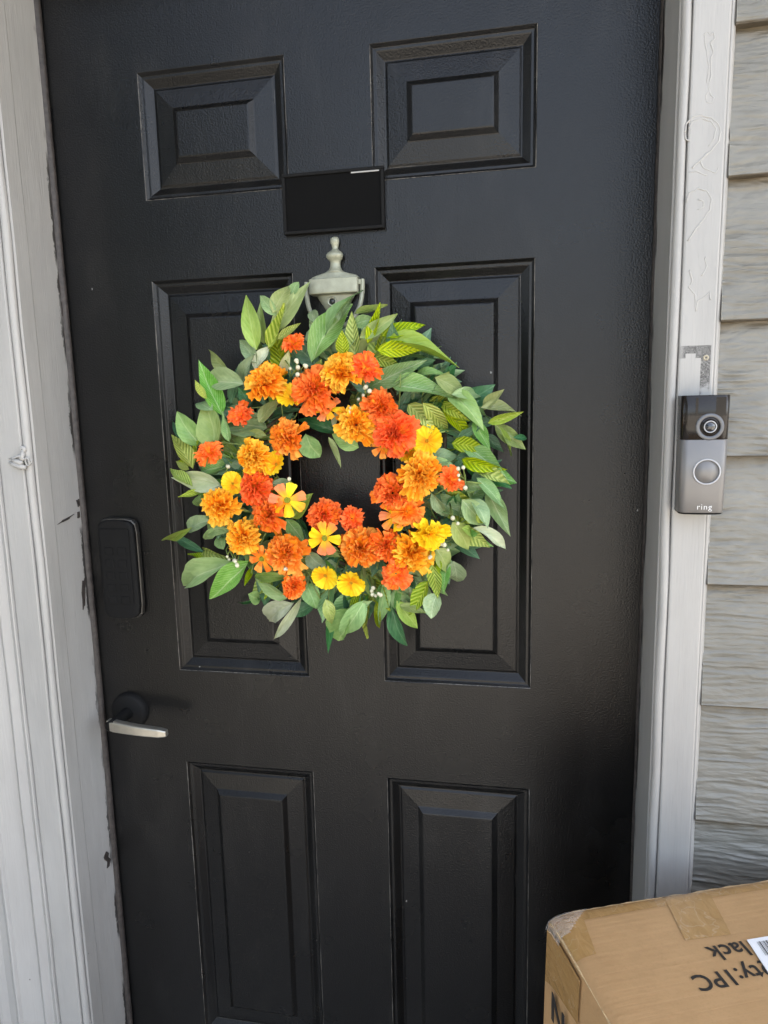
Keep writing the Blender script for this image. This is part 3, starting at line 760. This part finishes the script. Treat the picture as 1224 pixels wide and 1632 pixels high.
def tape(quad, n=10, m_=6, lift=.0009):           # four photo pixels on the lid
    P4 = [bl(*q) for q in quad]; b = MB(); vs = []
    for j in range(m_+1):
        for i in range(n+1):
            s_, t_ = i/n, j/m_
            x = (P4[0][0]*(1-s_)+P4[1][0]*s_)*(1-t_) + (P4[3][0]*(1-s_)+P4[2][0]*s_)*t_
            y = (P4[0][1]*(1-s_)+P4[1][1]*s_)*(1-t_) + (P4[3][1]*(1-s_)+P4[2][1]*s_)*t_
            x = max(.0005, min(BW-.0005, x)); y = min(-.0004, y)
            vs.append((x, y, topz(x, y) + lift + .0003*noise.noise((x*60, y*60, 7))))
    fs = [(j*(n+1)+i, j*(n+1)+i+1, (j+1)*(n+1)+i+1, (j+1)*(n+1)+i) for j in range(m_) for i in range(n)]
    b.add(vs, fs); b.build('packing_tape', M['tape'], bx, smooth=True)
tape([(878, 1458), (1230, 1404), (1234, 1416), (925, 1468)], 60, 14, .0006)
tape([(884, 1468), (928, 1460), (950, 1522), (919, 1530)], 24, 24, .0008)
tape([(1055, 1425), (1128, 1420), (1165, 1492), (1092, 1502)], 24, 24, .0008)
# scuffed paper along the lid's folded edges
b = MB()
for e_ in range(2):
    pts = []
    for k in range(90):
        t_ = .006 + .42*(k/89); x, y = (.0006, -t_) if e_ == 0 else (t_, -.0006)
        if (e_ == 1 and t_ > BW-.01): break
        pts.append(Vector((x, y, topz(x, y)-.0002)))
    b.tube(pts, [max(.0002, .0009+.0011*noise.noise(q*70)) for q in pts], 6)
b.build('scuffed_edge', M['scuff'], bx, smooth=True)
# tape running down over the left side
b = MB(); vs = []; fs = []; nn = 14
for j in range(nn+1):
    y = -.003 - .085*j/nn
    for k, z in enumerate((0, -.02, -.045, -.07)):
        vs.append((-.0015 - .004*math.sin(math.pi*(topz(0, y)+z)/BHH) - .0005*k*.5, y - .1*0, topz(0, y)-.006+z*(1-.25*j/nn)))
for j in range(nn):
    for k in range(3): fs.append((j*4+k, j*4+k+1, j*4+k+5, j*4+k+4))
b.add(vs, fs); b.build('packing_tape', M['tape'], bx, smooth=True)
# crumpled clear film at the corner
b = MB(); vs = []; fs = []; n1, n2 = 14, 12
for j in range(n2+1):
    for i in range(n1+1):
        x = -.003 + .052*i/n1; y = .003 - .040*j/n2
        z = topz(max(0, x), min(0, y)) + .0018 + .0020*abs(noise.noise((x*110, y*110, 2))) - .02*max(0, -x-.001) - (.012 if y > .001 else 0) - (.010 if x < -.001 else 0)
        vs.append((x, y, z))
fs = [(j*(n1+1)+i, j*(n1+1)+i+1, (j+1)*(n1+1)+i+1, (j+1)*(n1+1)+i) for j in range(n2) for i in range(n1) if i+j < 15]
b.add(vs, fs)
ft = NT('crumpled_clear_film'); ft.set(Base_Color=(.85, .82, .78), Roughness=.12, Alpha=.22, Coat_Weight=1.0, Coat_Roughness=.08)
ft.bump(ft.noise(ft.coord(), 130, 3, .6), .004, .9)
b.build('tape_end', ft.m, bx)
# printing: runs along the back edge, upside down as seen from the door side
def print_on(s_, u0, v0, size, shear=0, align='RIGHT'):
    x, y = bl(u0, v0)
    mw = Matrix.Translation((x, y, topz(x, y)+.0010)) @ Matrix.Rotation(math.pi, 4, 'Z')
    return text('printed_lettering', s_, size, M['ink'], mw, bx, .0001, 1.05, align, off=.00035)
print_on('Qty:1PC', 1098, 1561, .0275)
print_on('lack', 1124, 1514, .0275)
# white barcode sticker
sp4 = [(1190, 1503), (1262, 1492), (1300, 1545), (1224, 1556)]
P4 = [bl(*q) for q in sp4]
b = MB(); b.add([(x, y, topz(x, y)+.0022) for x, y in P4] + [(x, y, topz(x, y)+.0012) for x, y in P4], [(0, 1, 2, 3), (0, 4, 5, 1), (1, 5, 6, 2), (2, 6, 7, 3), (3, 7, 4, 0)])
stk = b.build('sticker', M['sticker'], bx)
b = MB()
o_, e1, e2 = Vector(P4[0]), Vector(P4[1])-Vector(P4[0]), Vector(P4[3])-Vector(P4[0])
t_ = .16; rb = random.Random(3)
while t_ < .9:
    w_ = rb.choice((.008, .008, .016, .024))
    q = [o_+e1*t_+e2*.12, o_+e1*(t_+w_)+e2*.12, o_+e1*(t_+w_)+e2*.55, o_+e1*t_+e2*.55]
    b.add([(p_.x, p_.y, topz(p_.x, p_.y)+.0025) for p_ in q], [(0, 1, 2, 3)]); t_ += w_ + rb.choice((.008, .012, .02))
b.build('barcode', M['ink'], stk)
# letter on the left side
q0 = inv @ ony(884, 1628, -.30)
lo_ = inv @ CPOS; ld_ = inv.to_3x3() @ ray(889, 1618); lp_ = lo_ + ld_*((-.0056-lo_.x)/ld_.x)
mw = Matrix.Translation((-.0056, lp_.y, lp_.z-.020)) @ Matrix.Rotation(R(-90), 4, 'Z') @ Matrix.Rotation(R(90), 4, 'X')
text('printed_lettering', 'N', .05, M['ink'], mw, bx, .0004, off=.0008)

# ---------------------------------------------------------------- wreath
WC = ony(548, 757, -.05)
wr = empty('flower_wreath', (WC.x, 0, WC.z))
tag(wr, 'artificial wreath of orange and yellow flowers and green leaves on the door', 'wreath')
W0 = Vector((WC.x, 0, WC.z))
def wl(u, v, y): return ony(u, v, y) - W0

def leaf_mesh(kind, seed):
    rr = random.Random(seed); nu, nv = 4, 9
    vs = []; uv = []; fs = []
    oval = {'v': .42, 'c': .45, 's': .52, 'o': .46, 'd': .40, 'w': .45}[kind]
    bend = rr.uniform(-.20, .34); fold = rr.uniform(.12, .48); tw = rr.uniform(-.5, .5); sw = rr.uniform(-.07, .07); wav = rr.uniform(.0, .035)
    for j in range(nv+1):
        t_ = j/nv
        if kind == 's': wd = math.sin(math.pi*t_**.80)**.80
        elif kind in 'ow': wd = math.sin(math.pi*t_**.76)**.95
        else: wd = math.sin(math.pi*t_**.72)**.95*(1.0-.15*t_)
        wd = max(wd, .02)*.5
        for i in range(nu+1):
            a = (i/nu-.5)*2; x = a*wd
            tooth = 0
            if abs(a) == 1 and kind in 'cs' and 0 < j < nv: tooth = .03*(1 if j % 2 else -.4)
            x += math.copysign(tooth*wd*2, a) if tooth else 0
            zz = fold*abs(x)*1.0 - bend*(t_-.25)**2*2 + wav*math.sin(t_*9+a*2+seed)
            ca, sa = math.cos(tw*t_), math.sin(tw*t_)
            vs.append((x*ca - zz*sa*.3 + sw*math.sin(math.pi*t_), t_, zz*ca + x*sa)); uv.append((.5+a*.5*(wd*2*.9+.1), t_))
    for j in range(nv):
        for i in range(nu): fs.append((j*(nu+1)+i, j*(nu+1)+i+1, (j+1)*(nu+1)+i+1, (j+1)*(nu+1)+i))
    return mesh('leaf', vs, fs, LM[kind], uv, True)
LEAF = {k: [leaf_mesh(k, 10*i+ord(k)) for i in range(5)] for k in LM}
nleaf = 0
def leaf(kind, p0, p1, wid, roll=None):
    """p0 base, p1 tip (wreath space), wid in metres"""
    global nleaf
    d = p1-p0; L = d.length; d.normalize()
    n = Vector((.10, -1, .34)); n = (n - d*n.dot(d)).normalized()
    n.rotate(Matrix.Rotation(rnd.uniform(-.5, .5) if roll is None else roll, 3, d))
    x = d.cross(n).normalized()
    mt = Matrix((x*wid, d*L, n*L)).transposed().to_4x4(); mt.translation = p0
    o = obj('leaf', rnd.choice(LEAF[kind]), wr); o.matrix_local = mt; nleaf += 1; return o

# traced leaves: zoom tile, kind, base x y, tip x y, width (tile units, 3.825 per photo pixel)
TILE = {'A': (240, 430), 'B': (540, 430), 'C': (240, 730), 'D': (540, 730)}
TR = '''
A o 640 470 575 165 120;A o 690 440 665 215 80;A s 760 270 665 155 70;A o 750 250 840 85 110;A s 860 150 895 75 55;A o 745 370 945 95 115
A c 730 470 840 235 85;A c 780 420 905 335 50;A v 990 540 1180 200 160;A s 1060 400 1205 120 120;A s 1000 330 985 235 60;A w 640 600 715 470 75
A w 815 620 840 505 60;A s 640 560 545 435 85;A s 560 690 600 540 90;A o 460 605 325 490 95;A v 430 870 305 590 130;A s 555 690 335 655 130
A c 340 780 275 680 45;A d 490 800 545 560 80;A s 370 850 280 790 90;A s 300 1060 165 880 135;A o 385 1080 365 850 190;A d 250 1080 90 890 60
A c 250 1200 135 1010 105;A c 260 1180 275 1030 65;A c 230 1215 160 1170 45;A o 665 920 775 800 120;A d 690 930 870 830 115;A d 1140 990 905 895 85
A o 700 1010 590 985 50;A s 950 1010 1025 1140 130;A o 1090 1030 1160 1195 50;A s 1260 1080 1110 1010 95;A w 1120 960 1150 860 40;A d 590 800 540 720 80
A v 480 1040 450 880 65;A s 560 1200 480 1160 65;A d 1080 570 1120 480 55;A o 1010 620 1040 550 50;A d 880 600 960 400 90;A d 1090 520 1150 360 70;A o 700 560 640 400 60
B c 100 510 85 275 95;B c 180 440 255 230 65;B o 140 410 345 285 85;B c 275 400 505 345 90;B c 245 490 480 490 95;B o 300 440 700 530 155
B v 200 710 515 560 130;B s 470 640 625 615 75;B v 340 710 680 760 150;B c 200 530 370 590 85;B o 110 270 300 240 38;B s 100 330 205 300 75
B o 600 660 770 760 115;B s 700 760 890 750 75;B s 690 760 850 920 125;B c 640 820 780 910 65;B c 430 830 575 970 105;B c 520 820 660 980 95
B c 640 860 790 1010 95;B o 890 850 1000 740 55;B o 880 840 1110 865 95;B o 920 930 1110 870 60;B o 960 950 1130 1085 95;B o 980 960 1065 1140 45
B d 1070 1020 1165 1025 40;B s 790 850 940 890 65;B v 820 920 910 1090 85;B d 900 1010 990 1105 75;B v 760 1080 1000 1220 100;B c 700 1060 880 1090 95
B s 540 1140 715 1130 105;B s 560 1180 705 1195 65;B o 130 800 290 760 32;B c 560 800 690 800 45;B c 30 520 20 380 80;B s 0 300 60 180 90
C w 430 170 205 120 135;C c 250 170 135 85 75;C c 310 210 180 240 52;C c 260 40 160 20 50;C s 235 430 355 370 105;C o 240 430 75 515 62
C d 310 565 110 460 62;C s 400 420 320 510 62;C s 350 450 430 420 95;C c 330 560 470 610 65;C c 350 630 230 580 52;C s 470 640 165 770 155
C v 590 640 380 840 135;C c 610 680 575 770 42;C o 640 720 820 730 62;C s 820 850 640 745 105;C w 845 890 660 1000 135;C w 910 870 760 1100 60
C d 990 900 865 960 95;C s 950 770 1000 900 115;C s 970 720 940 840 45;C s 740 160 890 150 62;C o 870 360 970 230 120;C s 960 580 1060 670 95
C s 1070 570 1140 590 62;C v 830 380 930 510 95;C d 900 370 960 490 85;C d 660 860 490 900 26;C s 600 830 670 860 85;C d 1100 960 1085 1175 62
C o 1070 870 1110 1010 85;C s 1224 930 1130 1110 150;C o 530 290 610 320 32;C s 350 340 460 410 75;C s 440 550 420 460 75;C s 300 230 320 290 75
D s 150 880 10 1100 130;D s 180 880 10 1020 75;D c 190 870 160 1095 80;D c 230 880 245 1060 42;D s 280 750 255 1020 95;D d 320 910 390 1175 85
D o 360 880 480 1040 95;D c 540 760 445 940 105;D c 570 660 600 840 95;D o 600 560 680 690 140;D s 700 640 720 770 120;D s 600 830 560 965 110
D d 540 860 550 960 62;D c 600 620 610 700 42;D o 700 400 790 550 125;D o 760 430 840 480 85;D w 835 430 1018 540 68;D s 760 260 890 390 125
D s 820 260 910 400 95;D c 820 60 1020 135 95;D v 850 130 1000 300 95;D v 900 200 1020 440 115;D s 570 240 490 300 105;D s 570 220 660 360 65
D d 530 310 620 420 65;D d 690 360 640 470 75;D d 700 230 680 330 65;D s 770 170 860 185 62;D c 760 10 1000 70 85;D s 780 190 820 250 55
D s 740 300 740 400 55;D d 430 720 470 800 75;D o 380 900 520 940 62;D c 70 900 160 850 62;D s 560 40 700 40 62;D v 660 640 620 800 90
'''
for ln in TR.strip().replace('\n', ';').split(';'):
    tl, kd, *q = ln.split(); q = [float(a) for a in q]; ox, oy = TILE[tl]
    u0, v0, u1, v1, wd = ox+q[0]/3.825, oy+q[1]/3.825, ox+q[2]/3.825, oy+q[3]/3.825, q[4]/3.825
    r0 = math.hypot(u0-548, v0-757); r1 = math.hypot(u1-548, v1-757)
    y0 = -.062 + rnd.uniform(-.014, .014); y1 = -.058 + rnd.uniform(-.022, .020)
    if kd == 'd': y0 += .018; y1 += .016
    if r1 > 240: y1 += .006
    p0, p1 = wl(u0, v0, y0), wl(u1, v1, y1)
    leaf(kd, p0-(p1-p0)*.06, p1+(p1-p0)*.10, wd*.97/FPX, rnd.uniform(-.45, .45))
# leaves behind, filling the ring
for k in range(165):
    a = rnd.uniform(0, 2*math.pi); r0 = rnd.uniform(.115, .185)*1.0; dev = rnd.gauss(0, .5)
    L = rnd.uniform(.05, .085)
    if r0 < .135 and rnd.random() < .35: dev += math.pi; L *= .55
    y0 = rnd.uniform(-.05, -.022); y1 = rnd.uniform(-.05, -.018)
    p0 = Vector((r0*math.cos(a), y0, r0*math.sin(a))); p1 = p0 + Vector((L*math.cos(a+dev), y1-y0, L*math.sin(a+dev)))
    if p1.xz.length > .25: continue
    leaf(rnd.choice('dsssovcvd'), p0, p1, L*rnd.uniform(.38, .60), rnd.uniform(-.6, .6))

# deep filler foliage, too crowded to tell apart
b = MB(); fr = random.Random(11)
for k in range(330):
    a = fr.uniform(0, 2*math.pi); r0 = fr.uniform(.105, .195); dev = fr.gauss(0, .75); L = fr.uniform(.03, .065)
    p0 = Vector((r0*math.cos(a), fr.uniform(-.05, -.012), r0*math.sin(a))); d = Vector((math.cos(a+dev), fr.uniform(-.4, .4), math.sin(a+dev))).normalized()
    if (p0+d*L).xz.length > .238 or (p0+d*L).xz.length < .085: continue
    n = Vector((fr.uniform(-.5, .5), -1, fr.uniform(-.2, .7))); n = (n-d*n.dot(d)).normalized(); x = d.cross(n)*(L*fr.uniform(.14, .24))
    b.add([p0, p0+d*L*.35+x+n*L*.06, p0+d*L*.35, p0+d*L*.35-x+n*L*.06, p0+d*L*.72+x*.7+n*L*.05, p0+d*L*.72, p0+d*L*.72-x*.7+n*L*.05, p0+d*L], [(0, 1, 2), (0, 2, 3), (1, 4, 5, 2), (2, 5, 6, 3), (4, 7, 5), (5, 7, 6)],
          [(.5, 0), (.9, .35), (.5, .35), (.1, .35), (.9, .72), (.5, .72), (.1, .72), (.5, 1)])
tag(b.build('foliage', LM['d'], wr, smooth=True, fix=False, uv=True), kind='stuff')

# ---- flowers
def petal_grid(vs, uv, fs, base, d, up, L, W, ruff, rr, nu=12, nv=4, curl=.3, teeth=.05):
    n0 = len(vs); pid = n0//((nu+1)*(nv+1)); side = d.cross(up).normalized(); ph = rr.uniform(0, 6); kf = rr.uniform(4.5, 8.0)
    for j in range(nv+1):
        t_ = j/nv
        for i in range(nu+1):
            a = (i/nu-.5)*2
            w_ = W*(.22+.78*t_**.75)*(1 if j < nv else .96)
            tl = t_*L*(1-.10*a*a*t_) + (teeth*L*(1 if i % 2 else -.5)*rr.uniform(.4, 1) if j == nv else 0)
            hz = ruff*L*t_**1.5*math.sin(a*kf+ph) + curl*L*t_*t_
            q = base + d*tl + side*(a*w_*.5) + up*hz
            vs.append(q); uv.append((pid+.02+.96*i/nu, t_))
    for j in range(nv):
        for i in range(nu): fs.append((n0+j*(nu+1)+i, n0+j*(nu+1)+i+1, n0+(j+1)*(nu+1)+i+1, n0+(j+1)*(nu+1)+i))
def pom(seed, layers, colour):
    """frilled double bloom of radius 1, looking along +z"""
    rr = random.Random(seed); vs = []; uv = []; fs = []
    for (n, el, L, W, r0, z0) in layers:
        ph = rr.uniform(0, 6)
        for k in range(n):
            a = ph + 2*math.pi*k/n + rr.uniform(-.3, .3); e = R(el + rr.uniform(-16, 16))
            rad = Vector((math.cos(a), math.sin(a), 0)); d = rad*math.cos(e) + Vector((0, 0, math.sin(e))); up = -rad*math.sin(e) + Vector((0, 0, math.cos(e)))
            up = Matrix.Rotation(rr.uniform(-.7, .7), 3, d) @ up
            petal_grid(vs, uv, fs, rad*r0 + Vector((0, 0, z0)), d, up, L*rr.uniform(.72, 1.16), W*1.25, rr.uniform(.12, .24), rr, curl=rr.uniform(-.30, .18))
    return mesh('flower', vs, fs, PM[colour], uv, True)
BIG = [(9, 4, .95, .62, .06, .0), (10, 20, .88, .55, .06, .05), (10, 36, .80, .50, .07, .08), (9, 52, .72, .46, .08, .10), (7, 66, .66, .42, .07, .12), (6, 80, .62, .40, .05, .14)]
SMALL = [(9, 14, .95, .66, .05, 0), (8, 34, .80, .58, .06, .05), (6, 58, .62, .48, .05, .08)]
POM = {c: [pom(i*7+ord(c), BIG, c) for i in range(5)] for c in 'RAO'}
SML = {c: [pom(i*5+ord(c)+90, SMALL, c) for i in range(3)] for c in 'ROY'}
def petal_mesh(seed, colour, kind):
    rr = random.Random(seed); vs = []; uv = []; fs = []
    if kind == 'Y': petal_grid(vs, uv, fs, Vector((.08, 0, 0)), Vector((1, 0, 0)), Vector((0, 0, 1)), .92, .86, .10, rr, 8, 5, .16, .05)
    else: petal_grid(vs, uv, fs, Vector((.12, 0, 0)), Vector((1, 0, 0)), Vector((0, 0, 1)), .88, .62, .08, rr, 6, 5, -.10, .03)
    return mesh('petal', vs, fs, PM[colour], uv, True)
PET = {'Y': [petal_mesh(i, 'Y', 'Y') for i in range(3)], 'M': [petal_mesh(i+20, 'M', 'M') for i in range(3)], 'MY': [petal_mesh(i+30, 'Y', 'M') for i in range(2)], 'MR': [petal_mesh(i+40, 'O', 'M') for i in range(2)]}
def centre_mesh(mat, r_, h):
    b = MB(); b.lathe([(r_, -.02), (r_*1.02, h*.4), (r_*.8, h*.9), (r_*.45, h), (r_*.25, h*.6), (.001, h*.5)], (0, 0, 0), (0, 0, 1), 12)
    for k in range(10):
        a = 2*math.pi*k/10; b.ball((r_*.75*math.cos(a), r_*.75*math.sin(a), h*.95), .035, 6, 4)
    return mesh('flower', b.v, b.f, mat, None, True)
CEN = {'Y': centre_mesh(M['centre_o'], .11, .12), 'M': centre_mesh(M['centre'], .17, .20)}
FL = '''P R 502 622 34;P A 424 612 34;P A 545 597 33;P O 462 697 33;P A 408 727 31;P A 568 678 30;P R 607 650 29;P R 632 692 34;P A 667 757 34;P R 626 786 32;P A 655 880 34;P O 615 868 28
P O 576 873 31;P R 517 820 28;P R 407 778 28;P A 352 806 29;P R 430 820 29;P A 390 853 31;P O 458 880 33;P O 469 934 21
S R 468 549 21;S R 583 587 23;S R 385 663 22;S R 334 723 23;S R 717 764 19;S R 631 914 23;S R 561 826 21;S O 648 815 27
Y Y 464 634 23;Y Y 681 703 23;Y Y 371 771 18;S Y 683 851 29;Y Y 519 917 21;Y Y 560 928 23;Y Y 648 722 19;Y Y 441 741 21
M M 522 652 22;M M 458 797 27;M M 517 857 27;M MR 418 890 24;M M 632 822 26;M MR 610 712 18'''
nfl = 0
for ln in FL.replace('\n', ';').split(';'):
    kd, c, u, v, rp = ln.split(); u, v, rp = float(u), float(v), float(rp)
    y = -.082 + rnd.uniform(-.008, .008)
    if kd in 'YM' and rp < 24: y += .006
    if (u, v) in ((683, 851),): y -= .012
    p0 = wl(u, v, y); rm = rp*1.10/FPX*.93
    nrm = Vector((.12, -1, .24)) + Vector((p0.x, 0, p0.z))*1.7 + Vector((rnd.uniform(-.45, .45), 0, rnd.uniform(-.40, .45))); nrm.normalize()
    mt = nrm.to_track_quat('Z', 'Y').to_matrix().to_4x4() @ Matrix.Rotation(rnd.uniform(0, 6.28), 4, 'Z') @ Matrix.Diagonal((rm*rnd.uniform(.86, 1.06), rm*rnd.uniform(.92, 1.12), rm*rnd.uniform(.8, 1.05), 1)); mt.translation = p0
    if kd == 'P': me = POM[c][nfl % 5]
    elif kd == 'S': me = SML[c][nfl % 3]
    else: me = CEN[kd]
    fo = obj('flower', me, wr); fo.matrix_local = mt
    if kd in 'YM':
        n = 8 if kd == 'Y' else 7
        for k in range(n):
            ml = PET[c]
            if c == 'M' and k % 3 == 0: ml = PET['MY']
            po = obj('petal', rnd.choice(ml), fo)
            po.matrix_local = Matrix.Rotation(2*math.pi*k/n + rnd.uniform(-.12, .12), 4, 'Z') @ Matrix.Rotation(-R(rnd.uniform(5, 24)), 4, 'Y') @ Matrix.Translation((0, 0, .01*(k % 2)))
    nfl += 1

# berries, stems and the vine ring
for (u, v, n) in ((480, 581, 5), (470, 590, 3), (586, 618, 4), (578, 632, 3), (592, 944, 4), (600, 950, 2), (368, 890, 4), (375, 897, 3), (738, 752, 3), (736, 771, 2), (725, 828, 2), (706, 872, 3), (363, 741, 2), (385, 748, 2), (450, 909, 2), (466, 757, 1), (686, 890, 2), (555, 655, 2)):
    b = MB(); b2 = MB(); y = -.088 + rnd.uniform(-.006, .006)
    root = wl(u + rnd.uniform(-9, 9), v - 26 if v > 757 else v + 22, -.05)
    for k in range(n):
        q = wl(u + rnd.uniform(-8, 8), v + rnd.uniform(-7, 7), y + rnd.uniform(-.004, .004))
        b.ball(q, rnd.uniform(.0022, .0034), 9, 6); b2.tube([root, root.lerp(q, .5)+Vector((rnd.uniform(-.004, .004), -.006, rnd.uniform(-.004, .004))), q], .0009, 5)
    so_ = b2.build('berry_sprig', M['stem'], wr, smooth=True); b.build('berries', M['berry'], so_, smooth=True)
b = MB()
for k in range(70):
    a = rnd.uniform(0, 6.283); r0 = rnd.uniform(.10, .16); r1 = r0 + rnd.uniform(-.02, .07); a1 = a + rnd.uniform(-.35, .35)
    p0 = Vector((r0*math.cos(a), rnd.uniform(-.06, -.03), r0*math.sin(a))); p1 = Vector((r1*math.cos(a1), rnd.uniform(-.075, -.04), r1*math.sin(a1)))
    md = (p0+p1)/2 + Vector((rnd.uniform(-.012, .012), rnd.uniform(-.02, 0), rnd.uniform(-.012, .012)))
    pts = [(p0*(1-t_)+md*t_)*(1-t_)+(md*(1-t_)+p1*t_)*t_ for t_ in (0, .2, .4, .6, .8, 1)]
    b.tube(pts, rnd.uniform(.0008, .0014), 5)
tag(b.build('stems', M['stem'], wr, smooth=True), kind='stuff')
b = MB()
for k in range(9):
    ph = k*.7; pts = []
    for i in range(73):
        a = 2*math.pi*i/72; rr_ = .140 + .016*math.cos(5*a+ph) + .006*noise.noise((math.cos(a)*2+k, math.sin(a)*2, k)); pts.append(Vector((rr_*math.cos(a), -.026 + .012*math.sin(5*a+ph), rr_*math.sin(a))))
    b.tube(pts, .0032, 6, False)
b.build('vine_ring', M['vine'], wr, smooth=True)
# hanger wire from the ring up over the knocker
b = MB(); b.tube([Vector((-.016, -.028, .15)), Vector((-.012, -.030, .20)), Vector((-.014, -.029, KC.z-W0.z-.05)), Vector((-.006, -.0275, KC.z-W0.z-.042))], .0012, 6)
b.build('hanger_wire', M['nickel'], wr, smooth=True)
